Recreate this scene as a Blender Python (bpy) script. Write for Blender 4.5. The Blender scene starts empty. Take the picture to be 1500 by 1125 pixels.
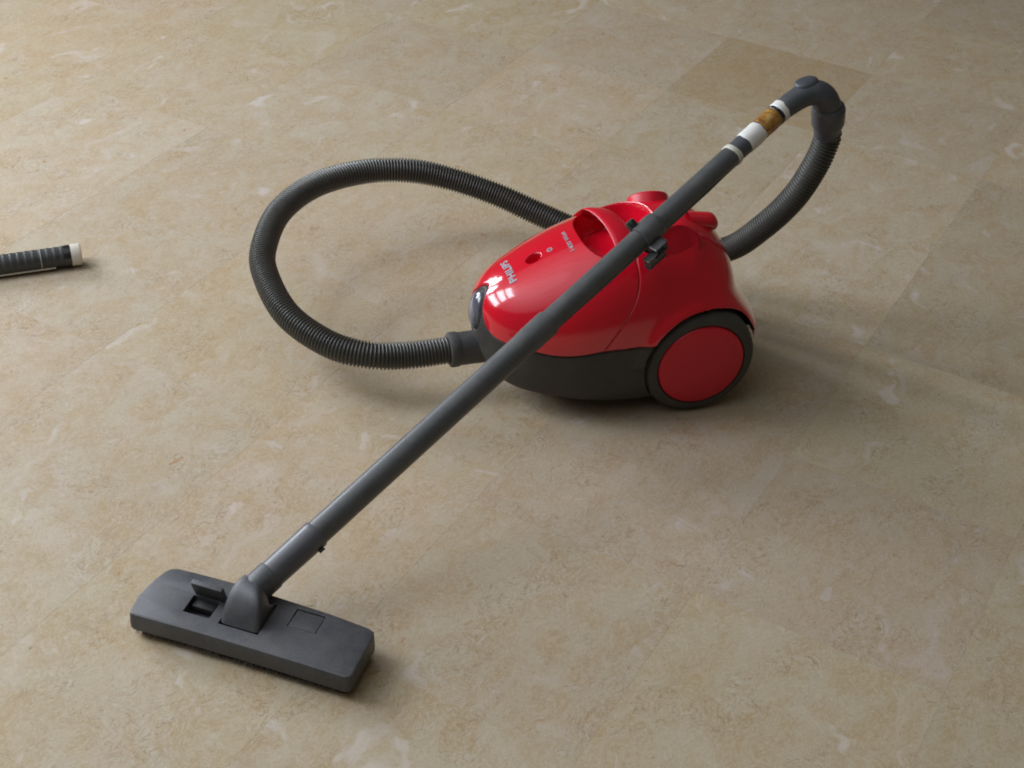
import bpy, bmesh, math, random
import numpy as np
from mathutils import Vector, Matrix

random.seed(7)
np.random.seed(7)
scene = bpy.context.scene
COL = scene.collection

# ------------------------------------------------------------------ camera
PITCH, ROLL, CAM_H = 0.63207, 0.055404, 1.27658
fw = Vector((0, math.cos(PITCH), -math.sin(PITCH)))
r0 = Vector((1, 0, 0))
u0 = r0.cross(fw)
right = r0 * math.cos(ROLL) + u0 * math.sin(ROLL)
up = u0 * math.cos(ROLL) - r0 * math.sin(ROLL)
cam_data = bpy.data.cameras.new("camera")
cam_data.sensor_fit = 'HORIZONTAL'
cam_data.sensor_width = 36.0
cam_data.lens = 54.47
cam_data.clip_start = 0.05
cam_data.clip_end = 100.0
cam = bpy.data.objects.new("camera", cam_data)
COL.objects.link(cam)
M = Matrix(((right.x, up.x, -fw.x, 0), (right.y, up.y, -fw.y, 0), (right.z, up.z, -fw.z, CAM_H), (0, 0, 0, 1)))
cam.matrix_world = M
scene.camera = cam

# ------------------------------------------------------------------ world and light
world = bpy.data.worlds.new("World")
scene.world = world
world.use_nodes = True
bg = world.node_tree.nodes["Background"]
bg.inputs[0].default_value = (1.0, 0.84, 0.58, 1)
bg.inputs[1].default_value = 0.06

def area(name, loc, target, sx, sy, power, color, spread=180):
    d = bpy.data.lights.new(name, 'AREA')
    d.shape = 'RECTANGLE'
    d.size, d.size_y = sx, sy
    d.energy = power
    d.color = color
    d.spread = math.radians(spread)
    o = bpy.data.objects.new(name, d)
    COL.objects.link(o)
    o.location = loc
    o.rotation_euler = (Vector(target) - Vector(loc)).to_track_quat('-Z', 'Z').to_euler()
    return o

# the two windows the room is lit by, on the left and further back on the left; panes between glazing bars
def window_lamp(c0, ang, w, hgt, power, color):
    n = Vector((math.cos(math.radians(ang)), math.sin(math.radians(ang)), 0))
    side = Vector((-n.y, n.x, 0))
    for i in range(2):
        for j in range(3):
            c = Vector(c0) + side * (i - 0.5) * w / 2 + Vector((0, 0, (j - 1) * hgt / 3))
            area("window_light", c, c + n, w / 2 * 0.92, hgt / 3 * 0.90, power / 6, color)
WCOL = (0.90, 0.955, 1.04)
window_lamp((-2.72, 3.55, 1.50), -32, 1.5, 1.25, 76, WCOL)
window_lamp((-2.0, 1.80, 1.75), 0, 0.90, 1.9, 44, WCOL)
# added fill discs on the left, standing in for bounce off an unseen ceiling
for _d, _p in ((1.4, 5), (2.4, 11), (3.4, 17), (4.4, 20), (5.4, 21)):     # brightest in the middle, fading outwards
    _l = area("ceiling_bounce_fill", (-1.7, 1.3, 2.75), (-0.9, 1.45, 0.0), _d, _d, _p, WCOL)
    _l.data.shape = 'DISK'

scene.view_settings.view_transform = 'Standard'
scene.view_settings.look = 'None'
scene.view_settings.exposure = 0.20
scene.view_settings.gamma = 1.0
scene.cycles.filter_width = 1.9
scene.cycles.use_denoising = True

# ------------------------------------------------------------------ helpers
def new_obj(name, verts, faces, mat, parent=None, smooth=True, loc=None):
    me = bpy.data.meshes.new(name)
    me.from_pydata([tuple(v) for v in verts], [], [tuple(f) for f in faces])
    me.update()
    if smooth:
        me.polygons.foreach_set("use_smooth", [True] * len(me.polygons))
    if mat:
        me.materials.append(mat)
    o = bpy.data.objects.new(name, me)
    COL.objects.link(o)
    if parent:
        o.parent = parent
    return o

def obj_bm(name, bm, mat, parent=None, smooth=True, angle=None):
    me = bpy.data.meshes.new(name)
    bmesh.ops.recalc_face_normals(bm, faces=bm.faces[:])
    bm.to_mesh(me)
    bm.free()
    if smooth:
        me.polygons.foreach_set("use_smooth", [True] * len(me.polygons))
        if angle:
            me.set_sharp_from_angle(angle=math.radians(angle))
    me.materials.append(mat)
    o = bpy.data.objects.new(name, me)
    COL.objects.link(o)
    if parent:
        o.parent = parent
    return o

def frames(pts):
    """parallel-transport frames along a polyline"""
    pts = [Vector(p) for p in pts]
    n = len(pts)
    tang = []
    for i in range(n):
        a = pts[max(i - 1, 0)]
        b = pts[min(i + 1, n - 1)]
        tang.append((b - a).normalized())
    ref = Vector((0, 0, 1)) if abs(tang[0].z) < 0.9 else Vector((1, 0, 0))
    nrm = (ref - tang[0] * ref.dot(tang[0])).normalized()
    out = []
    for i in range(n):
        t = tang[i]
        nrm = (nrm - t * nrm.dot(t)).normalized()
        out.append((pts[i], t, nrm, t.cross(nrm)))
    return out

def sweep(name, pts, radii, mat, parent=None, seg=32, cap=True, angle=40):
    fr = frames(pts)
    V, Fc = [], []
    for (p, t, a, b), r in zip(fr, radii):
        for k in range(seg):
            w = 2 * math.pi * k / seg
            V.append(p + (a * math.cos(w) + b * math.sin(w)) * r)
    n = len(pts)
    for i in range(n - 1):
        for k in range(seg):
            k2 = (k + 1) % seg
            Fc.append((i * seg + k, i * seg + k2, (i + 1) * seg + k2, (i + 1) * seg + k))
    if cap:
        Fc.append(tuple(range(seg - 1, -1, -1)))
        Fc.append(tuple((n - 1) * seg + k for k in range(seg)))
    o = new_obj(name, V, Fc, mat, parent)
    if angle:
        o.data.set_sharp_from_angle(angle=math.radians(angle))
    return o

def catmull(P, m=24):
    P = [Vector(p) for p in P]
    P = [P[0] * 2 - P[1]] + P + [P[-1] * 2 - P[-2]]
    out = []
    for i in range(1, len(P) - 2):
        p0, p1, p2, p3 = P[i - 1:i + 3]
        for k in range(m):
            t = k / m
            out.append(0.5 * ((2 * p1) + (p2 - p0) * t + (2 * p0 - 5 * p1 + 4 * p2 - p3) * t * t + (3 * p1 - p0 - 3 * p2 + p3) * t ** 3))
    out.append(P[-2])
    return out

def resample(pts, step):
    d = [0.0]
    for a, b in zip(pts, pts[1:]):
        d.append(d[-1] + (b - a).length)
    L = d[-1]
    n = max(2, int(round(L / step)))
    xs = np.linspace(0, L, n + 1)
    arr = np.array([tuple(p) for p in pts])
    out = np.stack([np.interp(xs, d, arr[:, k]) for k in range(3)], 1)
    return [Vector(p) for p in out], L

def axis_profile(name, p0, axis, prof, mat, parent=None, seg=40, angle=35):
    """lathe: prof = [(distance along axis, radius), ...]"""
    axis = Vector(axis).normalized()
    pts = [Vector(p0) + axis * d for d, _ in prof]
    ref = Vector((0, 0, 1)) if abs(axis.z) < 0.9 else Vector((1, 0, 0))
    a = (ref - axis * ref.dot(axis)).normalized()
    b = axis.cross(a)
    V, Fc = [], []
    for p, (d, r) in zip(pts, prof):
        for k in range(seg):
            w = 2 * math.pi * k / seg
            V.append(p + (a * math.cos(w) + b * math.sin(w)) * max(r, 1e-5))
    n = len(prof)
    for i in range(n - 1):
        for k in range(seg):
            k2 = (k + 1) % seg
            Fc.append((i * seg + k, i * seg + k2, (i + 1) * seg + k2, (i + 1) * seg + k))
    Fc.append(tuple(range(seg - 1, -1, -1)))
    Fc.append(tuple((n - 1) * seg + k for k in range(seg)))
    o = new_obj(name, V, Fc, mat, parent)
    if angle:
        o.data.set_sharp_from_angle(angle=math.radians(angle))
    return o

def rbox(cx, cy, cz, hx, hy, hz, X, Y, Z, bev=0.002, seg=3):
    """rounded box in an arbitrary frame; returns a bmesh"""
    bm = bmesh.new()
    r = bmesh.ops.create_cube(bm, size=2.0)
    c = Vector((cx, cy, cz))
    for v in bm.verts:
        q = v.co.copy()
        v.co = c + X * q.x * hx + Y * q.y * hy + Z * q.z * hz
    if bev:
        bmesh.ops.bevel(bm, geom=bm.edges[:], offset=bev, segments=seg, affect='EDGES', profile=0.5)
    return bm

def boolean_cut(o, cutters):
    for c in cutters:
        m = o.modifiers.new("cut", 'BOOLEAN')
        m.operation = 'DIFFERENCE'
        m.object = c
        m.solver = 'EXACT'
    bpy.context.view_layer.update()
    dg = bpy.context.evaluated_depsgraph_get()
    me = bpy.data.meshes.new_from_object(o.evaluated_get(dg))
    o.modifiers.clear()
    o.data = me
    for c in cutters:
        bpy.data.objects.remove(c, do_unlink=True)
    return o

def tag(o, label=None, cat=None, group=None, kind=None):
    if label: o["label"] = label
    if cat: o["category"] = cat
    if group: o["group"] = group
    if kind: o["kind"] = kind
    return o

# ------------------------------------------------------------------ materials
def mat_base(name):
    m = bpy.data.materials.new(name)
    m.use_nodes = True
    nt = m.node_tree
    b = nt.nodes["Principled BSDF"]
    return m, nt, b

def N(nt, typ, **kw):
    n = nt.nodes.new(typ)
    for k, v in kw.items():
        setattr(n, k, v)
    return n

def plastic(name, col, rough, dust=0.15, bump=0.0, bscale=900, coat=0.0, spec=0.5, var=0.12, dustcol=(0.35, 0.31, 0.25)):
    m, nt, b = mat_base(name)
    L = nt.links
    tc = N(nt, 'ShaderNodeTexCoord')
    n1 = N(nt, 'ShaderNodeTexNoise'); n1.inputs['Scale'].default_value = 38; n1.inputs['Detail'].default_value = 6
    n1.inputs['Roughness'].default_value = 0.65
    L.new(tc.outputs['Object'], n1.inputs['Vector'])
    n2 = N(nt, 'ShaderNodeTexNoise'); n2.inputs['Scale'].default_value = 420; n2.inputs['Detail'].default_value = 3
    L.new(tc.outputs['Object'], n2.inputs['Vector'])
    # wear / dust film
    r1 = N(nt, 'ShaderNodeMapRange'); r1.inputs[1].default_value = 0.42; r1.inputs[2].default_value = 0.78
    r1.inputs[3].default_value = 0.0; r1.inputs[4].default_value = dust
    L.new(n1.outputs['Fac'], r1.inputs[0])
    mx = N(nt, 'ShaderNodeMix', data_type='RGBA')
    mx.inputs[6].default_value = (*col, 1)
    mx.inputs[7].default_value = (*dustcol, 1)
    L.new(r1.outputs[0], mx.inputs[0])
    # fine mottling
    r2 = N(nt, 'ShaderNodeMapRange'); r2.inputs[3].default_value = 1 - var; r2.inputs[4].default_value = 1 + var
    r2.inputs[1].default_value = 0.3; r2.inputs[2].default_value = 0.7
    L.new(n2.outputs['Fac'], r2.inputs[0])
    mu = N(nt, 'ShaderNodeVectorMath', operation='SCALE')
    L.new(mx.outputs[2], mu.inputs[0]); L.new(r2.outputs[0], mu.inputs['Scale'])
    L.new(mu.outputs[0], b.inputs['Base Color'])
    r3 = N(nt, 'ShaderNodeMapRange'); r3.inputs[1].default_value = 0.35; r3.inputs[2].default_value = 0.75
    r3.inputs[3].default_value = rough; r3.inputs[4].default_value = min(1, rough * 1.35 + 0.03)
    L.new(n1.outputs['Fac'], r3.inputs[0]); L.new(r3.outputs[0], b.inputs['Roughness'])
    b.inputs['Specular IOR Level'].default_value = spec
    b.inputs['Coat Weight'].default_value = coat
    b.inputs['Coat Roughness'].default_value = 0.06
    if bump:
        n3 = N(nt, 'ShaderNodeTexNoise'); n3.inputs['Scale'].default_value = bscale; n3.inputs['Detail'].default_value = 2
        L.new(tc.outputs['Object'], n3.inputs['Vector'])
        bp = N(nt, 'ShaderNodeBump'); bp.inputs['Strength'].default_value = bump; bp.inputs['Distance'].default_value = 0.0006
        L.new(n3.outputs['Fac'], bp.inputs['Height']); L.new(bp.outputs[0], b.inputs['Normal'])
    return m

M_RED = plastic("red_plastic", (0.64, 0.005, 0.022), 0.13, dust=0.012, coat=1.0, var=0.04, dustcol=(0.5, 0.12, 0.12))
M_REDSAT = plastic("red_plastic_satin", (0.60, 0.006, 0.024), 0.30, dust=0.02, var=0.05, dustcol=(0.5, 0.12, 0.12))
M_GREY = plastic("grey_plastic", (0.056, 0.056, 0.056), 0.40, dust=0.10, bump=0.25, var=0.10)
M_BASE = plastic("base_grey_plastic", (0.036, 0.033, 0.030), 0.5, dust=0.08, bump=0.25, var=0.10)
M_NOZ = plastic("nozzle_grey_plastic", (0.062, 0.064, 0.071), 0.42, dust=0.13, bump=0.3, var=0.14)
M_TUBE = plastic("tube_grey_plastic", (0.076, 0.080, 0.082), 0.33, dust=0.12, bump=0.15, var=0.08)
M_SLEEVE = plastic("sleeve_grey_plastic", (0.088, 0.090, 0.102), 0.30, coat=0.0, dust=0.08, var=0.06)
M_HANDLE = plastic("handle_grey_plastic", (0.060, 0.067, 0.078), 0.34, dust=0.08, bump=0.2, var=0.08)
M_HOSE = plastic("hose_grey_plastic", (0.060, 0.059, 0.052), 0.30, dust=0.08, var=0.06)
M_TYRE = plastic("tyre_grey_rubber", (0.045, 0.044, 0.040), 0.6, dust=0.12, bump=0.3, var=0.08)
M_LATCH = plastic("latch_gloss_grey", (0.085, 0.088, 0.110), 0.10, dust=0.02, coat=0.8, var=0.03)
M_DARK = plastic("dark_cavity_plastic", (0.012, 0.011, 0.010), 0.6, dust=0.05)
M_BLACK = plastic("black_gloss_plastic", (0.012, 0.012, 0.013), 0.18, dust=0.05, coat=0.4)
M_WHITETAPE = plastic("white_tape", (0.74, 0.73, 0.70), 0.45, dust=0.12, bump=0.3, bscale=300, var=0.05, dustcol=(0.5, 0.45, 0.36))
M_CREAM = plastic("cream_tape", (0.58, 0.56, 0.48), 0.5, dust=0.25, bump=0.3, bscale=300, var=0.06)
M_PRINT = plastic("silver_print", (0.34, 0.35, 0.40), 0.35, dust=0.02, var=0.05)
M_CAP = plastic("pale_cap_plastic", (0.66, 0.61, 0.52), 0.4, dust=0.2, var=0.06)
M_GRIP = plastic("grip_wrap", (0.032, 0.034, 0.033), 0.42, dust=0.08, bump=0.4, bscale=500, var=0.12)
M_BRISTLE = plastic("brush_fluff", (0.045, 0.042, 0.038), 0.9, dust=0.4, var=0.25)

def worn_edges(m, col=(0.17, 0.17, 0.18)):
    """edges rubbed pale, broken up by noise"""
    nt = m.node_tree; L = nt.links; b = nt.nodes["Principled BSDF"]
    src = b.inputs['Base Color'].links[0].from_socket
    bv = N(nt, 'ShaderNodeBevel'); bv.samples = 6; bv.inputs['Radius'].default_value = 0.0022
    ge = N(nt, 'ShaderNodeNewGeometry')
    dt = N(nt, 'ShaderNodeVectorMath', operation='DOT_PRODUCT')
    L.new(bv.outputs[0], dt.inputs[0]); L.new(ge.outputs['True Normal'], dt.inputs[1])
    r = N(nt, 'ShaderNodeMapRange'); r.inputs[1].default_value = 0.985; r.inputs[2].default_value = 0.90
    r.inputs[3].default_value = 0.0; r.inputs[4].default_value = 1.0
    L.new(dt.outputs['Value'], r.inputs[0])
    tc = N(nt, 'ShaderNodeTexCoord')
    n = N(nt, 'ShaderNodeTexNoise'); n.inputs['Scale'].default_value = 130; n.inputs['Detail'].default_value = 4
    L.new(tc.outputs['Object'], n.inputs['Vector'])
    r2 = N(nt, 'ShaderNodeMapRange'); r2.inputs[1].default_value = 0.46; r2.inputs[2].default_value = 0.68
    r2.inputs[3].default_value = 0.0; r2.inputs[4].default_value = 0.75
    L.new(n.outputs['Fac'], r2.inputs[0])
    mu = N(nt, 'ShaderNodeMath', operation='MULTIPLY'); L.new(r.outputs[0], mu.inputs[0]); L.new(r2.outputs[0], mu.inputs[1])
    mx = N(nt, 'ShaderNodeMix', data_type='RGBA'); L.new(mu.outputs[0], mx.inputs[0])
    L.new(src, mx.inputs[6]); mx.inputs[7].default_value = (*col, 1)
    L.new(mx.outputs[2], b.inputs['Base Color'])
worn_edges(M_NOZ)
worn_edges(M_SLEEVE)

def brown_tape():
    m, nt, b = mat_base("brown_tape")
    L = nt.links
    tc = N(nt, 'ShaderNodeTexCoord')
    n1 = N(nt, 'ShaderNodeTexNoise'); n1.inputs['Scale'].default_value = 85; n1.inputs['Detail'].default_value = 4
    n1.inputs['Distortion'].default_value = 0.8
    L.new(tc.outputs['Object'], n1.inputs['Vector'])
    cr = N(nt, 'ShaderNodeValToRGB')
    e = cr.color_ramp.elements
    e[0].position = 0.33; e[0].color = (0.16, 0.055, 0.014, 1)
    e[1].position = 0.70; e[1].color = (0.44, 0.31, 0.11, 1)
    k = e.new(0.5); k.color = (0.36, 0.18, 0.04, 1)
    L.new(n1.outputs['Fac'], cr.inputs[0]); L.new(cr.outputs[0], b.inputs['Base Color'])
    b.inputs['Roughness'].default_value = 0.22
    bp = N(nt, 'ShaderNodeBump'); bp.inputs['Strength'].default_value = 0.6; bp.inputs['Distance'].default_value = 0.001
    L.new(n1.outputs['Fac'], bp.inputs['Height']); L.new(bp.outputs[0], b.inputs['Normal'])
    return m
M_BROWN = brown_tape()

def floor_material():
    m, nt, b = mat_base("marbled_vinyl")
    L = nt.links
    tc = N(nt, 'ShaderNodeTexCoord')
    oi = N(nt, 'ShaderNodeObjectInfo')
    mulr = N(nt, 'ShaderNodeVectorMath', operation='MULTIPLY')
    cmb = N(nt, 'ShaderNodeCombineXYZ')
    L.new(oi.outputs['Random'], cmb.inputs[0]); L.new(oi.outputs['Random'], cmb.inputs[1])
    L.new(cmb.outputs[0], mulr.inputs[0]); mulr.inputs[1].default_value = (37.0, 91.0, 0)
    add = N(nt, 'ShaderNodeVectorMath', operation='ADD')
    L.new(tc.outputs['Object'], add.inputs[0]); L.new(mulr.outputs[0], add.inputs[1])
    P0 = add.outputs[0]
    # domain warp
    wn = N(nt, 'ShaderNodeTexNoise'); wn.inputs['Scale'].default_value = 16; wn.inputs['Detail'].default_value = 3
    L.new(P0, wn.inputs['Vector'])
    ws = N(nt, 'ShaderNodeVectorMath', operation='SUBTRACT'); ws.inputs[1].default_value = (.5, .5, .5)
    L.new(wn.outputs['Color'], ws.inputs[0])
    wsc = N(nt, 'ShaderNodeVectorMath', operation='SCALE'); wsc.inputs['Scale'].default_value = 0.045
    L.new(ws.outputs[0], wsc.inputs[0])
    wa = N(nt, 'ShaderNodeVectorMath', operation='ADD')
    L.new(P0, wa.inputs[0]); L.new(wsc.outputs[0], wa.inputs[1])
    # the pattern runs along the tile's v direction
    mp = N(nt, 'ShaderNodeMapping'); mp.inputs['Scale'].default_value = (1.0, 0.62, 1.0)
    mp.inputs['Rotation'].default_value = (0, 0, 0.15)
    L.new(wa.outputs[0], mp.inputs['Vector'])
    PW = mp.outputs[0]
    def noise(scale, detail=4, rough=0.6, dist=0.0, vec=PW):
        n = N(nt, 'ShaderNodeTexNoise')
        n.inputs['Scale'].default_value = scale; n.inputs['Detail'].default_value = detail
        n.inputs['Roughness'].default_value = rough; n.inputs['Distortion'].default_value = dist
        L.new(vec, n.inputs['Vector'])
        return n.outputs['Fac']
    def rng(x, a, c, lo=0.0, hi=1.0, smooth=True):
        r = N(nt, 'ShaderNodeMapRange')
        if smooth: r.interpolation_type = 'SMOOTHSTEP'
        r.inputs[1].default_value = a; r.inputs[2].default_value = c
        r.inputs[3].default_value = lo; r.inputs[4].default_value = hi
        L.new(x, r.inputs[0]); return r.outputs[0]
    def mix(fac, a, c):
        x = N(nt, 'ShaderNodeMix', data_type='RGBA')
        L.new(fac, x.inputs[0])
        for i, v in ((6, a), (7, c)):
            if isinstance(v, tuple): x.inputs[i].default_value = (*v, 1)
            else: L.new(v, x.inputs[i])
        return x.outputs[2]
    def mul(a, c):
        x = N(nt, 'ShaderNodeMath', operation='MULTIPLY'); L.new(a, x.inputs[0])
        if isinstance(c, float): x.inputs[1].default_value = c
        else: L.new(c, x.inputs[1])
        return x.outputs[0]
    tan, pale = (0.437, 0.325, 0.192), (0.472, 0.400, 0.286)
    c = mix(rng(noise(18, 6, 0.68, 0.9), 0.33, 0.67), tan, pale)
    # fibrous mottling, two sizes
    c = mix(rng(noise(150, 5, 0.75, 1.8), 0.40, 0.66, 0, 0.68), c, (0.55, 0.475, 0.365))
    c = mix(rng(noise(330, 3, 0.7, 2.6), 0.46, 0.66, 0, 0.25), c, (0.25, 0.185, 0.115))
    c = mix(rng(noise(8, 5, 0.62, 2.0), 0.53, 0.69, 0, 0.36), c, (0.555, 0.485, 0.425))
    c = mix(rng(noise(190, 4, 0.7, 2.2), 0.50, 0.74, 0, 0.38), c, (0.255, 0.185, 0.110))
    # swirl lines
    def lines(scale, w, dist, fac, col, c):
        x = noise(scale, 2, 0.5, dist)
        s = N(nt, 'ShaderNodeMath', operation='SUBTRACT'); L.new(x, s.inputs[0]); s.inputs[1].default_value = 0.5
        ab = N(nt, 'ShaderNodeMath', operation='ABSOLUTE'); L.new(s.outputs[0], ab.inputs[0])
        g = rng(noise(11, 2), 0.46, 0.60)
        return mix(mul(rng(ab.outputs[0], 0.0, w, fac, 0.0), g), c, col)
    c = lines(34, 0.022, 2.4, 0.55, (0.265, 0.170, 0.085), c)
    c = lines(58, 0.030, 2.0, 0.40, (0.30, 0.215, 0.13), c)
    c = lines(27, 0.022, 2.8, 0.50, (0.52, 0.47, 0.40), c)
    # rust-coloured and grey freckles
    c = mix(rng(noise(70, 2, 0.5, 0.5), 0.70, 0.80, 0, 0.60), c, (0.36, 0.165, 0.050))
    c = mix(rng(noise(230, 2, 0.5, 0.5), 0.72, 0.80, 0, 0.6), c, (0.13, 0.10, 0.07))
    # whitish, slightly pink chips
    chip = noise(12, 3.0, 0.5, 1.4)
    c = mix(rng(chip, 0.635, 0.75, 0, 0.55), c, (0.61, 0.55, 0.515))
    chip2 = noise(44, 2, 0.45, 0.9)
    c = mix(rng(chip2, 0.69, 0.78, 0, 0.45), c, (0.55, 0.50, 0.46))
    # tone of the single tile
    tone = N(nt, 'ShaderNodeMix', data_type='RGBA', blend_type='MULTIPLY')
    tone.inputs[0].default_value = 1.0
    L.new(c, tone.inputs[6]); L.new(oi.outputs['Color'], tone.inputs[7])
    L.new(tone.outputs[2], b.inputs['Base Color'])
    L.new(rng(noise(60, 4), 0.3, 0.7, 0.34, 0.48), b.inputs['Roughness'])
    b.inputs['Specular IOR Level'].default_value = 0.30
    bp = N(nt, 'ShaderNodeBump'); bp.inputs['Strength'].default_value = 0.12; bp.inputs['Distance'].default_value = 0.001
    L.new(noise(120, 3), bp.inputs['Height']); L.new(bp.outputs[0], b.inputs['Normal'])
    return m
M_FLOOR = floor_material()
M_JOINT = plastic("joint_dirt", (0.33, 0.27, 0.18), 0.8, dust=0.3)

# ------------------------------------------------------------------ floor of single tiles
TS, TA = 0.305, -0.48628894
TU0, TV0 = -1.34088, 1.60464
tu = Vector((math.cos(TA), math.sin(TA), 0)); tv = Vector((-math.sin(TA), math.cos(TA), 0))
bm = bmesh.new()
for v in ((-5, -4, -0.0035), (5, -4, -0.0035), (5, 7, -0.0035), (-5, 7, -0.0035)):
    bm.verts.new(v)
bm.faces.new(bm.verts[:])
for f in bmesh.ops.extrude_face_region(bm, geom=bm.faces[:])['geom']:
    if isinstance(f, bmesh.types.BMVert): f.co.z -= 0.04
floor = obj_bm("floor", bm, M_JOINT, smooth=False)
tag(floor, kind="structure")
h = TS / 2 - 0.00004
bm = bmesh.new()
rings = [(h, -0.0038), (h, -0.00010), (h - 0.00013, 0.0)]
vs = []
for a, z in rings:
    vs.append([bm.verts.new((x * a, y * a, z)) for x, y in ((-1, -1), (1, -1), (1, 1), (-1, 1))])
for i in range(2):
    for k in range(4):
        bm.faces.new((vs[i][k], vs[i][(k + 1) % 4], vs[i + 1][(k + 1) % 4], vs[i + 1][k]))
bm.faces.new(vs[2])
tile_me = bpy.data.meshes.new("tile")
bmesh.ops.recalc_face_normals(bm, faces=bm.faces[:])
bm.to_mesh(tile_me); bm.free()
tile_me.materials.append(M_FLOOR)
SPECIAL = {(1, 3): (0.90, 0.85, 0.765), (-2, 0): (1.05, 1.06, 1.10), (-2, -1): (1.03, 1.03, 1.05),
           (3, 1): (0.90, 0.90, 0.90), (3, 2): (0.93, 0.93, 0.93), (2, 2): (1.03, 1.03, 1.03), (2, 1): (1.03, 1.03, 1.03)}
rt = random.Random(3)
for iu in range(-8, 12):
    for iv in range(-9, 12):
        p = tu * (TU0 + (iu + 0.5) * TS) + tv * (TV0 + (iv + 0.5) * TS)
        if not (-1.9 < p.x < 1.9 and 0.35 < p.y < 4.1):
            continue
        o = bpy.data.objects.new("tile", tile_me)
        COL.objects.link(o)
        o.parent = floor
        o.location = p
        o.rotation_euler = (0, 0, TA)
        g = 1 + rt.uniform(-0.04, 0.04)
        c = SPECIAL.get((iu, iv), (g * (1 + rt.uniform(-.01, .015)), g * (1 + rt.uniform(-.012, .008)), g * (1 + rt.uniform(-.04, .03))))
        o.color = (*c, 1)

# ------------------------------------------------------------------ the canister
PH = math.radians(18)
A = Vector((math.cos(PH), math.sin(PH), 0))          # towards the rear
NN = Vector((math.sin(PH), -math.cos(PH), 0))        # towards the near side
ORG = Vector((0.2152, 1.8161, 0))
ZV = Vector((0, 0, 1))
def W(s, t, z): return ORG + A * s + NN * t + ZV * z

vac = bpy.data.objects.new("vacuum_cleaner", None)
COL.objects.link(vac)
tag(vac, "red and grey canister vacuum cleaner with ribbed hose and taped tube on beige tiles", "vacuum cleaner")

S_C, S_L = -0.1095, 0.1795
TAB = np.array([  # s, ztop, zmid, zbot, halfwidth
    (-0.289, 0.118, 0.118, 0.118, 0.000),
    (-0.284, 0.147, 0.115, 0.084, 0.026),
    (-0.272, 0.164, 0.110, 0.056, 0.052),
    (-0.255, 0.178, 0.107, 0.040, 0.071),
    (-0.230, 0.192, 0.105, 0.030, 0.088),
    (-0.200, 0.207, 0.104, 0.024, 0.101),
    (-0.160, 0.225, 0.103, 0.016, 0.112),
    (-0.110, 0.242, 0.102, 0.010, 0.118),
    (-0.060, 0.252, 0.102, 0.009, 0.120),
    (-0.015, 0.252, 0.102, 0.009, 0.119),
    (0.018, 0.242, 0.104, 0.012, 0.114),
    (0.042, 0.224, 0.108, 0.020, 0.103),
    (0.059, 0.200, 0.114, 0.034, 0.080),
    (0.067, 0.172, 0.120, 0.060, 0.050),
    (0.070, 0.125, 0.125, 0.125, 0.000)])
TH = np.arccos(np.clip((S_C - TAB[:, 0]) / S_L, -1, 1))

def pchip(x, y, q):
    h = np.diff(x); d = np.diff(y) / h
    m = np.zeros_like(y)
    for i in range(1, len(x) - 1):
        if d[i - 1] * d[i] > 0:
            w1 = 2 * h[i] + h[i - 1]; w2 = h[i] + 2 * h[i - 1]
            m[i] = (w1 + w2) / (w1 / d[i - 1] + w2 / d[i])
    m[0], m[-1] = d[0], d[-1]
    k = np.clip(np.searchsorted(x, q) - 1, 0, len(h) - 1)
    t = (q - x[k]) / h[k]
    return (y[k] * (1 + 2 * t) * (1 - t) ** 2 + m[k] * h[k] * t * (1 - t) ** 2
            + y[k + 1] * t * t * (3 - 2 * t) + m[k + 1] * h[k] * t * t * (t - 1))

def prof(theta):
    return [pchip(TH, TAB[:, c], theta) for c in (1, 2, 3, 4)]

NEXP_U, NEXP_L = 2.25, 4.6
def shell_z(s, t):
    """height of the plain red shell at (s, t)"""
    th = np.arccos(np.clip((S_C - np.asarray(s, float)) / S_L, -1, 1))
    zt, zm, zb, w = prof(th)
    q = np.clip(np.abs(t) / np.maximum(w, 1e-6), 0, 1)
    return zm + (zt - zm) * (1 - q ** NEXP_U) ** (1 / NEXP_U)

def sstep(x, a, b):
    t = np.clip((x - a) / (b - a), 0, 1)
    return t * t * (3 - 2 * t)

NI, NJ = 640, 820
ti = np.linspace(0, math.pi, NI + 1)
ph = np.linspace(0, 2 * math.pi, NJ, endpoint=False)
TI, PHI = np.meshgrid(ti, ph, indexing='ij')
zt, zm, zb, wd = prof(ti)
cs, sn = np.cos(PHI), np.sin(PHI)
ne = np.where(sn >= 0, NEXP_U, NEXP_L)
GS = np.repeat((S_C - S_L * np.cos(ti))[:, None], NJ, 1)
GT = wd[:, None] * np.sign(cs) * np.abs(cs) ** (2 / ne)
GZ = np.where(sn >= 0, zm[:, None] + (zt - zm)[:, None] * np.abs(sn) ** (2 / ne),
              zm[:, None] - (zm - zb)[:, None] * np.abs(sn) ** (2 / ne))
# normals of the plain shell
def normals(S_, T_, Z_):
    def d0(a): return np.gradient(a, axis=0)
    def d1(a): return (np.roll(a, -1, 1) - np.roll(a, 1, 1)) / 2
    ax, ay, az = d0(S_), d0(T_), d0(Z_)
    bx, by, bz = d1(S_), d1(T_), d1(Z_)
    nx, ny, nz = ay * bz - az * by, az * bx - ax * bz, ax * by - ay * bx
    l = np.sqrt(nx ** 2 + ny ** 2 + nz ** 2) + 1e-12
    nx, ny, nz = nx / l, ny / l, nz / l
    c = (GS + 0.1) * nx + GT * ny + (GZ - 0.11) * nz
    sg = np.where(c < 0, -1, 1)
    return nx * sg, ny * sg, nz * sg
NX, NY, NZ = normals(GS, GT, GZ)

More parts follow.
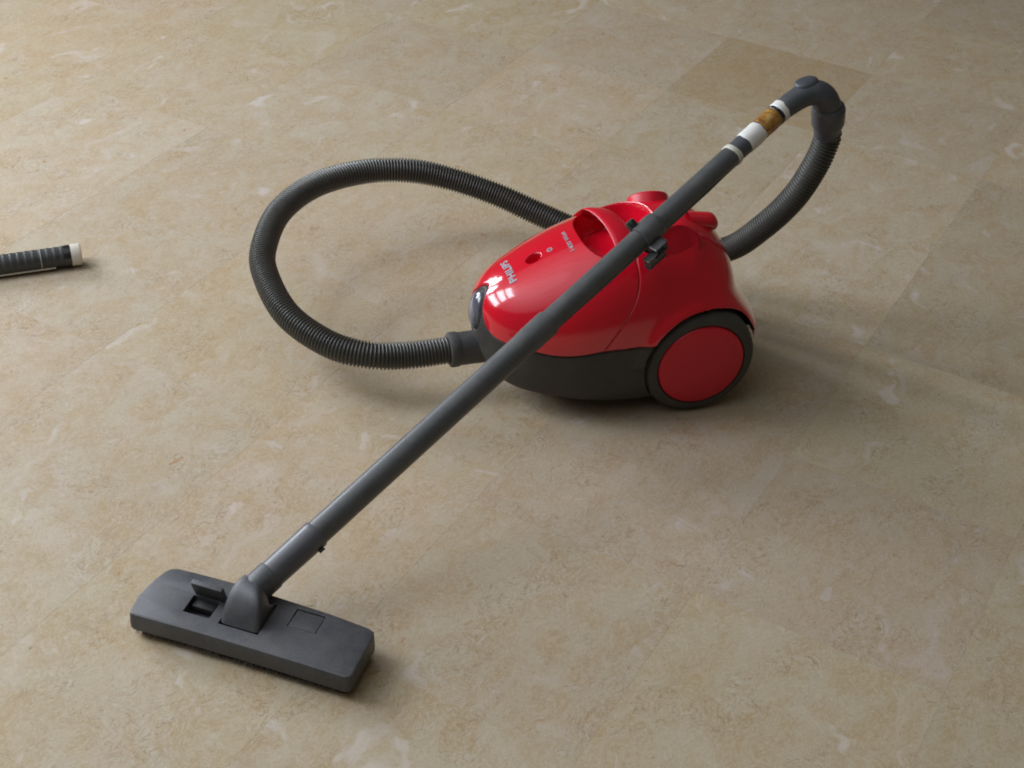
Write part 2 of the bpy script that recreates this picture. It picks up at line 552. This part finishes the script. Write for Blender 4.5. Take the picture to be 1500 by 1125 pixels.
WHEEL_Z, WHEEL_R, WHEEL_T = 0.0795, 0.0795, 0.121
FEND_R = 0.0835
flare = sstep(0.178 - GZ, 0, 0.07) * sstep(GS, 0.015, 0.062) * (GZ > 0.09)
flare = flare ** 1.5 * sstep(np.abs(GT) + 0.03 * (GS > 0.05), 0.02, 0.05)
dw = np.hypot(GS + 0.030 * flare, GZ - WHEEL_Z)
zseam = 0.1055 + 0.052 * np.exp(-(GT / 0.030) ** 2) * sstep(-GS, 0.19, 0.255) + 0.010 * sstep(-GS, 0.15, 0.27) + 0.013 * sstep(GS, -0.21, -0.12) + 0.003 * sstep(GS, -0.12, -0.06) - 0.020 * sstep(GS, 0.02, 0.05)
# lid seam on the flanks, bending forwards towards the bottom
sseam = -0.146 + 0.061 * sstep(GZ, 0.10, 0.215) + 0.004 * np.sin((GZ - 0.1) * 40)
lat = (GT / 0.0210) ** 2 + ((GZ - 0.131) / 0.029) ** 2 + np.where(GS > -0.2, 10, 0)
disp = np.zeros_like(GS)
def groove(dist, width, depth): return -depth * np.exp(-(dist / width) ** 2)
disp += groove(GZ - zseam, 0.0014, 0.0022)
cav_e = np.abs((GS + 0.0955) / 0.0495) ** 2.3 + np.abs(GT / 0.064) ** 2.5
cav_e = np.where(GZ < 0.15, 9, cav_e)
disp += groove(GS - sseam, 0.0009, 0.0015) * sstep(cav_e, 1.0, 1.3) * (GZ > zseam)
# latch: domed with a groove round it
disp += np.where(lat < 1.6, groove(np.sqrt(lat) - 1.0, 0.06, 0.0022), 0)
disp += np.where(lat < 1, 0.0055 * (1 - lat) ** 0.6, 0)
# fender lip round the wheel and skirt running out at the rear
side = sstep(np.abs(GT), 0.05, 0.09)
lip = np.exp(-((dw - FEND_R) / 0.011) ** 2) * side * (GZ > 0.085)
disp += 0.0055 * lip
# lower body tucked in under the red shell
tuck = np.where(GZ < zseam, 0.0018, 0.0)
disp -= tuck
PS = GS + NX * disp + 0.030 * flare
PT = GT + NY * disp + 0.004 * flare * np.sign(GT)
PZ = GZ + NZ * disp
# hand hollow, sunk straight down from the top
hollow = 0.036 * (1 - sstep(cav_e, 0.70, 1.10))
PZ -= hollow
# rounded rim of the hollow
# knob hole in front of the hollow
hx = (GS + 0.2075) / 0.0100; ht = (GT - 0.003) / 0.0095
he = np.where(GZ > 0.15, hx ** 2 + ht ** 2, 9)
hd = 0.022 * (1 - sstep(he, 0.62, 1.0))
PS -= NX * hd; PT -= NY * hd; PZ -= NZ * hd
BODYV = ORG.x + A.x * PS + NN.x * PT, ORG.y + A.y * PS + NN.y * PT, PZ
verts = np.stack(BODYV, -1).reshape(-1, 3)
VG = np.stack(BODYV, -1)
_a = np.gradient(VG, axis=0); _b = np.roll(VG, -1, 1) - np.roll(VG, 1, 1)
VN = np.cross(_a, _b); VN /= (np.linalg.norm(VN, axis=-1, keepdims=True) + 1e-12)
_ref = np.stack([NX, NY, NZ], -1) @ np.array([list(A), list(NN), list(ZV)])
VN *= -1.0 if (VN * _ref).sum() < 0 else 1.0
VN[0] = -np.array(A); VN[-1] = np.array(A)
VN = VN.reshape(-1, 3)
fi, fj = np.meshgrid(np.arange(NI), np.arange(NJ), indexing='ij')
fj2 = (fj + 1) % NJ
quads = np.stack([fi * NJ + fj, fi * NJ + fj2, (fi + 1) * NJ + fj2, (fi + 1) * NJ + fj], -1).reshape(-1, 4)
def fmean(a): return a.reshape(-1)[quads].mean(1)
f_z, f_zs, f_s, f_ss, f_t, f_dw, f_lat, f_cav = map(fmean, (GZ, zseam, GS, sseam, GT, dw, lat, cav_e))
cut = (f_dw < np.where(f_z < 0.085, 0.0800, FEND_R)) & (np.abs(f_t) > 0.055) & (f_s > -0.2)
is_lat = f_lat < 1.0
is_low = (f_z < f_zs) & ~is_lat
is_front = (f_s < f_ss) & ~is_low & ~is_lat
is_front |= (f_cav < 1.1) & ~is_low & ~is_lat
is_rear = ~is_low & ~is_lat & ~is_front
def sub(name, mask, mat):
    q = quads[mask & ~cut]
    used, inv = np.unique(q, return_inverse=True)
    me = bpy.data.meshes.new(name)
    v = verts[used]; q = inv.reshape(-1, 4)
    me.vertices.add(len(v)); me.vertices.foreach_set("co", v.reshape(-1))
    me.loops.add(q.size); me.loops.foreach_set("vertex_index", q.reshape(-1).astype(np.int32))
    me.polygons.add(len(q))
    me.polygons.foreach_set("loop_start", np.arange(0, q.size, 4, dtype=np.int32))
    me.update(calc_edges=True); me.validate()
    me.polygons.foreach_set("use_smooth", [True] * len(me.polygons))
    fn = np.zeros(len(me.polygons) * 3); me.polygons.foreach_get("normal", fn)
    if (fn.reshape(-1, 3) * VN[used][q[:, 0]]).sum(1).mean() < 0:
        me.flip_normals()
    me.normals_split_custom_set_from_vertices(VN[used].tolist())
    me.materials.append(mat)
    o = bpy.data.objects.new(name, me); COL.objects.link(o); o.parent = vac
    return o
lid = sub("front_lid", is_front, M_RED)
rear = sub("rear_housing", is_rear, M_RED)
base = sub("lower_housing", is_low, M_BASE)
latch = sub("latch", is_lat, M_LATCH)
tag(latch, "glossy grey nose latch")

# carrying handle bridging the hollow
bm = bmesh.new()
ns = 24
sec = [(-0.0165, 0.0034), (-0.0157, 0.0046), (-0.010, 0.0054), (0.009, 0.0030), (0.0150, 0.0004), (0.0165, -0.004), (0.012, -0.011), (-0.004, -0.010), (-0.0135, 0.0002)]
rows = []
for i in range(ns + 1):
    t = -0.074 + 0.148 * i / ns
    zc = float(shell_z(-0.094, abs(t))) - 0.0022 - 0.030 * max(0, abs(t) / 0.074 - 0.70)
    rows.append([bm.verts.new(W(-0.0995 + 0.11 * t + a - 0.004 * (t / 0.07) ** 2, t, zc + b)) for a, b in sec])
for r1, r2 in zip(rows, rows[1:]):
    for k in range(len(sec)):
        k2 = (k + 1) % len(sec)
        bm.faces.new((r1[k], r1[k2], r2[k2], r2[k]))
bm.faces.new(rows[0]); bm.faces.new(rows[-1])
hnd = obj_bm("carry_handle", bm, M_REDSAT, vac, angle=50)

# two oval pedals on the shoulders
for sg in (1, -1):
    nrm = NN * sg * 0.76 + ZV * 0.65 + A * 0.08
    nrm.normalize()
    X = (A - nrm * A.dot(nrm)).normalized(); Y = nrm.cross(X)
    if Y.z < 0: Y = -Y
    c = W(-0.027, sg * 0.0600, 0.2355) + nrm * 0.0012
    bm = bmesh.new()
    prf = [(0.0, 0.0030), (0.5, 0.0028), (0.84, 0.0018), (0.92, 0.0026), (0.97, 0.0024), (1.0, 0.0), (0.99, -0.016)]
    rows = []
    for r, d in prf:
        rows.append([bm.verts.new(c + X * (math.cos(w) * 0.029 * r) + Y * (math.sin(w) * 0.0265 * r) + nrm * d)
                     for w in [2 * math.pi * k / 48 for k in range(48)]])
    for r1, r2 in zip(rows, rows[1:]):
        for k in range(48):
            k2 = (k + 1) % 48
            bm.faces.new((r1[k], r1[k2], r2[k2], r2[k]))
    bmesh.ops.remove_doubles(bm, verts=bm.verts[:], dist=1e-6)
    obj_bm("pedal", bm, M_REDSAT, vac)

# rear lug
bm = bmesh.new()
rows = []
for i, (ds, rr) in enumerate([(-0.03, 0.010), (-0.004, 0.0112), (0.004, 0.0115), (0.008, 0.0108), (0.0115, 0.0078), (0.0125, 0.0)]):
    rows.append([bm.verts.new(W(0.032 + ds, 0.012, 0.237 - ds * 0.2) + NN * math.cos(w) * rr * 1.35 + ZV * math.sin(w) * rr) for w in [2 * math.pi * k / 36 for k in range(36)]])
for r1, r2 in zip(rows, rows[1:]):
    for k in range(36):
        k2 = (k + 1) % 36
        bm.faces.new((r1[k], r1[k2], r2[k2], r2[k]))
bmesh.ops.remove_doubles(bm, verts=bm.verts[:], dist=1e-6)
obj_bm("rear_lug", bm, M_RED, vac)

# wheels
for sg in (1, -1):
    ax = NN * sg
    c0 = W(0, 0, WHEEL_Z)
    well = axis_profile("wheel_well", c0, ax, [(0.055, 0.0), (0.055, 0.0790), (0.078, 0.0790), (0.078, 0.0)], M_DARK, vac, seg=64)
    wheel = bpy.data.objects.new("wheel", None); COL.objects.link(wheel); wheel.parent = vac
    wheel.location = c0 + ax * 0.10
    wl = Vector((0, 0, 0))
    ax_l = ax
    R_ = WHEEL_R
    tyre = axis_profile("tyre", wl, ax_l, [(-0.024, 0.0), (-0.024, R_ - 0.008), (-0.020, R_ - 0.002), (-0.012, R_), (0.006, R_), (0.013, R_ - 0.0015), (0.0185, R_ - 0.006), (0.0205, R_ - 0.012), (0.0205, R_ - 0.0165), (0.0185, R_ - 0.0175), (0.016, R_ - 0.0178), (0.016, 0.0)], M_TYRE, wheel, seg=96, angle=30)
    rr = R_ - 0.0185
    cap = axis_profile("hub_cap", wl, ax_l, [(0.012, rr), (0.0195, rr), (0.0212, rr - 0.0012), (0.0222, rr - 0.004), (0.0236, rr * 0.7), (0.0244, rr * 0.35), (0.0246, 0.0)], M_REDSAT, wheel, seg=96, angle=30)
# front castor under the nose
axis_profile("castor", W(-0.20, 0, 0.013), NN, [(-0.011, 0.0), (-0.011, 0.010), (-0.008, 0.013), (0.008, 0.013), (0.011, 0.010), (0.011, 0.0)], M_TYRE, vac, seg=32)

# printed words on the lid: read from behind, tops towards the nose
def print_text(name, body, size, s0, t0, xs, ys, bold=0.0, spacing=1.0):
    cu = bpy.data.curves.new(name, 'FONT')
    cu.body = body; cu.size = 1.0; cu.align_x = 'CENTER'; cu.align_y = 'CENTER'
    cu.offset = bold; cu.space_character = spacing; cu.resolution_u = 4
    tmp = bpy.data.objects.new(name, cu); COL.objects.link(tmp)
    bpy.context.view_layer.update()
    me = bpy.data.meshes.new_from_object(tmp.evaluated_get(bpy.context.evaluated_depsgraph_get()))
    bpy.data.objects.remove(tmp, do_unlink=True)
    bm = bmesh.new(); bm.from_mesh(me)
    bmesh.ops.triangulate(bm, faces=bm.faces[:])
    for v in bm.verts:
        t = t0 - v.co.x * xs; s = s0 - v.co.y * ys
        e = 1e-4
        z = float(shell_z(s, t))
        n = Vector((-(float(shell_z(s + e, t)) - z) / e, -(float(shell_z(s, t + e)) - z) / e, 1)).normalized()
        v.co = W(s, t, z) + (A * n.x + NN * n.y + ZV * n.z) * 0.0006
    for f in bm.faces: f.smooth = True
    me2 = bpy.data.meshes.new(name); bm.to_mesh(me2); bm.free()
    me2.materials.append(M_PRINT)
    o = bpy.data.objects.new(name, me2); COL.objects.link(o); o.parent = lid
    return o
print_text("brand_lettering", "PHILIPS", 1, -0.2395, 0.001, 0.0150, 0.0125, bold=0.030, spacing=1.05)
print_text("power_lettering", "1400 Watt", 1, -0.1610, 0.004, 0.0108, 0.0080, bold=0.012)
# small ring-and-bar mark beside the hole
bm = bmesh.new()
for k in range(24):
    pass
def surf(s, t, off=0.0006):
    return W(s, t, float(shell_z(s, t)) + off)
ring_in, ring_out = [], []
for k in range(28):
    w = 2 * math.pi * k / 28
    ring_in.append(bm.verts.new(surf(-0.186 + 0.0024 * math.cos(w), 0.004 + 0.0026 * math.sin(w))))
    ring_out.append(bm.verts.new(surf(-0.186 + 0.0036 * math.cos(w), 0.004 + 0.0039 * math.sin(w))))
for k in range(28):
    k2 = (k + 1) % 28
    bm.faces.new((ring_in[k], ring_in[k2], ring_out[k2], ring_out[k]))
q = [bm.verts.new(surf(-0.186 + a, 0.004 + b_)) for a, b_ in ((-0.0018, -0.0005), (-0.0018, 0.0005), (0.0018, 0.0005), (0.0018, -0.0005))]
bm.faces.new(q)
obj_bm("round_mark", bm, M_PRINT, lid, smooth=False)

# ------------------------------------------------------------------ hose
plug = axis_profile("hose_connector", W(-0.245, 0, 0.070), -A, [
    (0.0, 0.0232), (0.058, 0.0228), (0.0605, 0.0230), (0.0625, 0.0242), (0.071, 0.0243), (0.0735, 0.0236), (0.0750, 0.0205), (0.0750, 0.010)], M_GREY, vac, seg=48)
path = [W(-0.315, 0, 0.070), (-0.1398, 1.7007, 0.070), (-0.1936, 1.6885, 0.075), (-0.2502, 1.703, 0.080), (-0.3124, 1.753, 0.090),
        (-0.3555, 1.8377, 0.100), (-0.3651, 1.8942, 0.110), (-0.3547, 1.9756, 0.120), (-0.313, 2.0406, 0.130),
        (-0.2468, 2.0909, 0.130), (-0.1756, 2.1128, 0.125), (-0.1127, 2.1213, 0.110), (-0.0374, 2.1139, 0.090),
        (0.0385, 2.0893, 0.070), (0.140, 2.045, 0.055), (0.235, 2.005, 0.068), (0.3059, 1.9728, 0.100), (0.3488, 1.9425, 0.160), (0.3819, 1.9250, 0.220),
        (0.4030, 1.9215, 0.275), (0.4125, 1.9261, 0.312), (0.4112, 1.9252, 0.3240)]
pts = catmull(path, 30)
PITCH_H = 0.0047
sub_n = 6
rp, Ltot = resample(pts, PITCH_H / sub_n)
rp = rp[:len(rp) - (len(rp) - 1) % sub_n]
shape = [0.0159, 0.0159, 0.0168, 0.0189, 0.0189, 0.0168]
radii = [shape[i % sub_n] for i in range(len(rp))]
hose = sweep("hose", rp, radii, M_HOSE, vac, seg=30, cap=True, angle=None)

# ------------------------------------------------------------------ tube, tape and handle
SP = Vector((-0.2299, 1.3029, 0.075)); DV = Vector((0.6554, 0.6740, 0.3408)).normalized()
def TP(k): return SP + DV * k
TU = DV.cross(ZV).normalized()       # level, towards the near right
TVV = TU.cross(DV).normalized()      # upwards
tube_lo = axis_profile("lower_tube", TP(0.010), DV, [(0, 0.0155), (0.355, 0.0157), (0.372, 0.0165), (0.398, 0.0167), (0.403, 0.0164), (0.4035, 0.0144)], M_TUBE, vac, seg=40)
tube_up = axis_profile("upper_tube", TP(0.405), DV, [(0, 0.0143), (0.355, 0.0143), (0.357, 0.0140)], M_TUBE, vac, seg=40)
# raised rib along the flank of the upper tube
rib_c = TU * 0.80 - TVV * 0.25
rib = sweep("tube_rib", [TP(k) + rib_c.normalized() * 0.0142 for k in (0.425, 0.5, 0.6, 0.7, 0.74)], [0.0006, 0.0019, 0.0019, 0.0019, 0.0006], M_TUBE, tube_up, seg=10)
# end collar of the nozzle neck
sleeve = axis_profile("tube_sleeve", TP(-0.044), DV, [(0, 0.0158), (0.001, 0.0166), (0.062, 0.0172), (0.068, 0.0174), (0.0695, 0.0168), (0.0695, 0.0155)], M_SLEEVE, vac, seg=40)
bm = rbox(*(TP(0.016) + TU * 0.0148 - TVV * 0.006), 0.0028, 0.0028, 0.0024, DV, TU, TVV, 0.001)
obj_bm("catch", bm, M_SLEEVE, sleeve)
# parking collar with hook and knob
collar = axis_profile("parking_collar", TP(0.580), DV, [(0, 0.0146), (0.0005, 0.0168), (0.004, 0.0172), (0.028, 0.0172), (0.034, 0.0164), (0.036, 0.0146)], M_TUBE, vac, seg=40)
hookp = []
bm = rbox(*(TP(0.590) + TU * 0.018 - TVV * 0.009), 0.0090, 0.0090, 0.0065, DV, TU, TVV, 0.0025)
o1 = obj_bm("hook", bm, M_TUBE, collar, angle=40)
bm = rbox(*(TP(0.580) + TU * 0.0235 - TVV * 0.0180), 0.0140, 0.0035, 0.0070, DV, TU, TVV, 0.0020)
o2 = obj_bm("hook_tongue", bm, M_TUBE, collar, angle=40)
kc = TP(0.586) - TU * 0.0115 + TVV * 0.010
kd = (-TU * 0.75 + TVV * 0.66).normalized()
axis_profile("collar_knob", kc, kd, [(0, 0.0072), (0.008, 0.0074), (0.0105, 0.0064), (0.0118, 0.003), (0.012, 0.0)], M_BLACK, collar, seg=24)

def tape(name, k0, k1, r, mat, wob=0.0, seg=40, r2=None, skew=0.0):
    """a wrap of tape whose edge wanders a little"""
    V, Fc = [], []
    n = 8
    for i in range(n + 1):
        for k in range(seg):
            w = 2 * math.pi * k / seg
            e = wob * (0.5 * math.sin(2 * w + k0 * 90) + 0.5 * math.sin(3 * w + 1)) + skew * math.cos(w + 0.8)
            kk = k0 + (k1 - k0) * i / n + e * (1 if i in (0, n) else 1)
            rr = (r if i not in (0, n) else r - 0.0012) + 0.00018 * math.sin(5 * w + i)
            V.append(TP(kk) + (TU * math.cos(w) + TVV * math.sin(w)) * rr)
    for i in range(n):
        for k in range(seg):
            k2 = (k + 1) % seg
            Fc.append((i * seg + k, i * seg + k2, (i + 1) * seg + k2, (i + 1) * seg + k))
    return new_obj(name, V, Fc, mat, vac)
grip_core = axis_profile("handle_tube", TP(0.755), DV, [(0, 0.0130), (0.030, 0.0138), (0.13, 0.0138)], M_HANDLE, vac, seg=40)
tag(tape("tape_ring", 0.7600, 0.7680, 0.0152, M_CREAM, 0.0020, skew=0.001), "cream tape ring at the end of the upper tube")
tag(tape("tape_wrap", 0.7865, 0.8190, 0.0147, M_WHITETAPE, 0.0008), "broad white tape wrap")
tag(tape("tape_wrap", 0.8165, 0.8525, 0.0144, M_BROWN, 0.0014), "shiny brown packing tape")
tag(tape("tape_ring", 0.8500, 0.8555, 0.0146, M_BLACK, 0.0004), "thin dark ring above the brown tape")
tag(tape("tape_ring", 0.8560, 0.8690, 0.0149, M_WHITETAPE, 0.0008), "narrow white tape ring below the bent handle")

bend = [TP(0.866), Vector((0.3418, 1.8884, 0.3725)), Vector((0.3557, 1.8992, 0.3790)), Vector((0.3703, 1.9072, 0.3850)),
        Vector((0.3843, 1.9110, 0.3860)), Vector((0.3955, 1.9125, 0.3800)), Vector((0.4033, 1.9155, 0.3680)), Vector((0.4065, 1.9190, 0.3560))]
bp_ = catmull(bend, 10)
nb = len(bp_)
rad = [0.0140 + 0.0032 * min(1, max(0, (i - 6) / (nb * 0.45))) for i in range(nb)]
elbow = sweep("handle_elbow", bp_, rad, M_HANDLE, vac, seg=36)
# thumb slide on top of the elbow
tt = (bend[4] - bend[2]).normalized(); tn = (ZV - tt * tt.dot(ZV)).normalized()
bm = bmesh.new()
bmesh.ops.create_uvsphere(bm, u_segments=28, v_segments=16, radius=1.0)
tb = tt.cross(tn)
tn = (tn + tb * 0.25 * (1 if tb.y > 0 else -1)).normalized()
cS = Vector((0.3730, 1.9080, 0.3850)) + tn * 0.0145
for v in bm.verts:
    q = v.co.copy(); v.co = cS + tt * math.copysign(abs(q.x) ** 0.8, q.x) * 0.017 + tb * q.y * 0.012 + tn * math.copysign(abs(q.z) ** 0.7, q.z) * 0.0070
obj_bm("air_slide", bm, M_HANDLE, elbow)
cdir = (Vector((0.4109, 1.9249, 0.3240)) - Vector((0.4062, 1.9192, 0.3575))).normalized()
conn = axis_profile("swivel_connector", Vector((0.4055, 1.9185, 0.3620)), cdir, [
    (-0.004, 0.0170), (-0.003, 0.0208), (0.0, 0.0222), (0.003, 0.0230), (0.024, 0.0226), (0.028, 0.0212), (0.034, 0.0190), (0.046, 0.0184), (0.046, 0.012)], M_HANDLE, vac, seg=44)

# ------------------------------------------------------------------ floor nozzle
nx = Vector((0.955, -0.297, 0)).normalized(); ny = Vector((0.297, 0.955, 0)).normalized()
nc = Vector((-0.2790, 1.2235, 0))
noz = bpy.data.objects.new("floor_nozzle", None); COL.objects.link(noz); noz.parent = vac
OUT = [(-0.411, 1.2268), (-0.4115, 1.2335), (-0.4075, 1.2545), (-0.3955, 1.2795), (-0.3855, 1.2945), (-0.3795, 1.2990), (-0.3710, 1.2996), (-0.3474, 1.2938),
       (-0.2979, 1.2798), (-0.2484, 1.2618), (-0.1918, 1.2418), (-0.1438, 1.2222), (-0.1370, 1.2168), (-0.1362, 1.2115),
       (-0.1535, 1.1525), (-0.1572, 1.1490), (-0.1625, 1.1480), (-0.2150, 1.1655), (-0.2818, 1.1868), (-0.3455, 1.2063), (-0.4060, 1.2235)]
def topz(p):
    y = (Vector((p[0], p[1], 0)) - nc).dot(ny)
    return 0.0355 + 0.030 * max(-0.045, min(0.045, y))
def extrude_outline(levels):
    bm = bmesh.new(); rows = []
    cx = sum(p[0] for p in OUT) / len(OUT); cy = sum(p[1] for p in OUT) / len(OUT)
    for inset, zf in levels:
        row = []
        n = len(OUT)
        for i, p in enumerate(OUT):
            a = Vector((*OUT[i - 1], 0)); b = Vector((*OUT[(i + 1) % n], 0))
            tdir = (b - a).normalized(); nin = Vector((tdir.y, -tdir.x, 0))
            if nin.dot(Vector((cx - p[0], cy - p[1], 0))) < 0: nin = -nin
            q = Vector((*p, 0)) + nin * inset
            row.append(bm.verts.new((q.x, q.y, zf(p) if callable(zf) else zf)))
        rows.append(row)
    for r1, r2 in zip(rows, rows[1:]):
        for k in range(len(OUT)):
            k2 = (k + 1) % len(OUT)
            bm.faces.new((r1[k], r1[k2], r2[k2], r2[k]))
    bm.faces.new(rows[0]); bm.faces.new(rows[-1])
    return bm
bm = extrude_outline([(0.003, 0.0100), (0.0, 0.0115), (-0.0004, 0.020), (0.0004, lambda p: topz(p) - 0.0022), (0.0010, lambda p: topz(p) - 0.0007), (0.0024, topz)])
head = obj_bm("nozzle_body", bm, M_NOZ, noz, angle=38)
def nz(x, y, z): return nc + nx * x + ny * y + ZV * z
def loc2(p): 
    d = Vector((p[0], p[1], 0)) - nc
    return d.dot(nx), d.dot(ny)
cuts = []
def cutter(x0, x1, y0, y1, z0, z1):
    b = rbox(*nz((x0 + x1) / 2, (y0 + y1) / 2, (z0 + z1) / 2), (x1 - x0) / 2, (y1 - y0) / 2, (z1 - z0) / 2, nx, ny, ZV, 0)
    return obj_bm("cutter", b, M_DARK, None, smooth=False)
PX0, PX1, PY0, PY1 = -0.0735, -0.0405, -0.013, 0.014       # open pedal pocket
QX0, QX1, QY0, QY1 = 0.0440, 0.0790, 0.0085, 0.0365         # shut pedal
KX0, KX1, KY0, KY1 = -0.0285, 0.0205, -0.0155, 0.0330       # neck pocket
cuts = [cutter(PX0, PX1, PY0, PY1, 0.020, 0.06), cutter(QX0, QX1, QY0, QY1, 0.030, 0.06), cutter(KX0, KX1, KY0, KY1, 0.026, 0.06)]
boolean_cut(head, cuts)
# shut pedal plate
bm = rbox(*nz((QX0 + QX1) / 2, (QY0 + QY1) / 2, 0.0322), (QX1 - QX0) / 2 - 0.0009, (QY1 - QY0) / 2 - 0.0009, 0.0034, nx, ny, ZV, 0.0008)
obj_bm("pedal", bm, M_NOZ, noz, angle=40)
# raised pedal flap standing at the back of its pocket
fz = (ny * -0.30 + ZV * 0.95).normalized(); fy = nx.cross(fz) * -1
bm = rbox(*nz((PX0 + PX1) / 2 + 0.003, PY1 + 0.001, 0.0480), 0.0190, 0.0032, 0.0125, nx, fy.normalized(), fz, 0.0008)
obj_bm("raised_pedal", bm, M_NOZ, noz, angle=40)
bm = rbox(*nz((PX0 + PX1) / 2, PY1 - 0.006, 0.0275), 0.014, 0.006, 0.004, nx, ny, ZV, 0.0015)
obj_bm("pedal_pivot", bm, M_DARK, noz, angle=40)
# sole and brush
bm = extrude_outline([(0.010, 0.0012), (0.007, 0.003), (0.006, 0.0100)])
obj_bm("sole_plate", bm, M_DARK, noz, angle=40)
rb = random.Random(5)
V, Fc = [], []
for i in range(240):
    x = -0.128 + 0.25 * rb.random()
    yb = -0.0335 + rb.uniform(-0.002, 0.002) + (0.0 if x > -0.12 else 0.003)
    p = nz(x, yb, 0.0105); l = rb.uniform(0.003, 0.0075)
    e = nz(x + rb.uniform(-0.003, 0.003), yb - rb.uniform(0.0, 0.0035), 0.0105 - l)
    k = len(V)
    V += [p - nx * 0.0005, p + nx * 0.0005, e + nx * 0.0003, e - nx * 0.0003]
    V += [q_ + ny * 0.0005 for q_ in V[k:k + 4]]
    Fc += [(k, k + 1, k + 2, k + 3), (k + 4, k + 7, k + 6, k + 5), (k, k + 3, k + 7, k + 4), (k + 1, k + 5, k + 6, k + 2), (k + 3, k + 2, k + 6, k + 7)]
br = new_obj("brush_strip", V, Fc, M_BRISTLE, noz, smooth=False)
tag(br, kind="stuff")
# neck: square foot in its pocket growing into the round sleeve
V, Fc = [], []
seg = 48
c0 = nz((KX0 + KX1) / 2, (KY0 + KY1) / 2, 0.034)
c1 = TP(-0.066)
steps = 16
for i in range(steps + 1):
    f = i / steps
    g = f * f * (3 - 2 * f)
    c = c0.lerp(c1, f) + ZV * 0.006 * math.sin(math.pi * f) 
    axx = nx.lerp(TU, g).normalized()
    axy = ny.lerp(-TVV, g).normalized()
    axx = axx.normalized()
    hx_ = 0.0238 * (1 - g ** 2) + 0.0192 * g ** 2
    hy_ = 0.0215 * (1 - g) + 0.0168 * g
    ex = 9 * (1 - g) + 3.2 * g
    for k in range(seg):
        w = 2 * math.pi * (k + 0.5) / seg
        cw, sw = math.cos(w), math.sin(w)
        V.append(c + axx * hx_ * math.copysign(abs(cw) ** (2 / ex), cw) + axy * hy_ * math.copysign(abs(sw) ** (2 / ex), sw))
for i in range(steps):
    for k in range(seg):
        k2 = (k + 1) % seg
        Fc.append((i * seg + k, i * seg + k2, (i + 1) * seg + k2, (i + 1) * seg + k))
Fc.append(tuple(range(seg))); Fc.append(tuple(steps * seg + k for k in range(seg - 1, -1, -1)))
neck = new_obj("swivel_neck", V, Fc, M_NOZ, noz)
neck.data.set_sharp_from_angle(angle=math.radians(42))
axis_profile("neck_collar", TP(-0.0780), DV, [(0, 0.0120), (0.003, 0.0166), (0.008, 0.0178), (0.0325, 0.0178), (0.0345, 0.0173), (0.0350, 0.0160)], M_NOZ, noz, seg=44)

# ------------------------------------------------------------------ the wrapped handle lying at the left edge
h1 = Vector((-0.6640, 1.9925, 0.0172)); h0 = Vector((-1.10, 1.8180, 0.0172))
hd_ = (h1 - h0).normalized()
hroot = bpy.data.objects.new("wrapped_handle", None); COL.objects.link(hroot)
tag(hroot, "dark tape-wrapped handle with pale end cap lying on the floor at the left edge", "handle")
Lh = (h1 - h0).length
V, Fc = [], []
pr = []
d = 0.0
n = 0
while d < Lh - 0.016:
    ph_ = (d / 0.0105) % 1.0
    pr.append((d, 0.0150 + 0.0009 * (1 - ph_) ** 1.5))
    d += 0.0015
axis_profile("grip", h0, hd_, pr, M_GRIP, hroot, seg=36, angle=None)
axis_profile("collar", h0 + hd_ * (Lh - 0.026), hd_, [(0, 0.0150), (0.0005, 0.0163), (0.008, 0.0165), (0.011, 0.0162), (0.012, 0.0150)], M_BLACK, hroot, seg=36)
axis_profile("end_cap", h0 + hd_ * (Lh - 0.0155), hd_, [(0, 0.0150), (0.0005, 0.0165), (0.012, 0.0168), (0.0145, 0.0162), (0.0158, 0.0140), (0.0165, 0.0)], M_CAP, hroot, seg=36)
axis_profile("seam_ring", h0 + hd_ * (Lh - 0.060), hd_, [(0, 0.0150), (0.0002, 0.0160), (0.0009, 0.0160), (0.0011, 0.0150)], M_CREAM, hroot, seg=36)
# pale strip showing along the underside
sidev = hd_.cross(ZV).normalized()
sweep("edge_strip", [h0 + sidev * 0.0125 - ZV * 0.0105, h1 - hd_ * 0.04 + sidev * 0.0125 - ZV * 0.0105], [0.0016, 0.0016], M_CAP, hroot, seg=8)
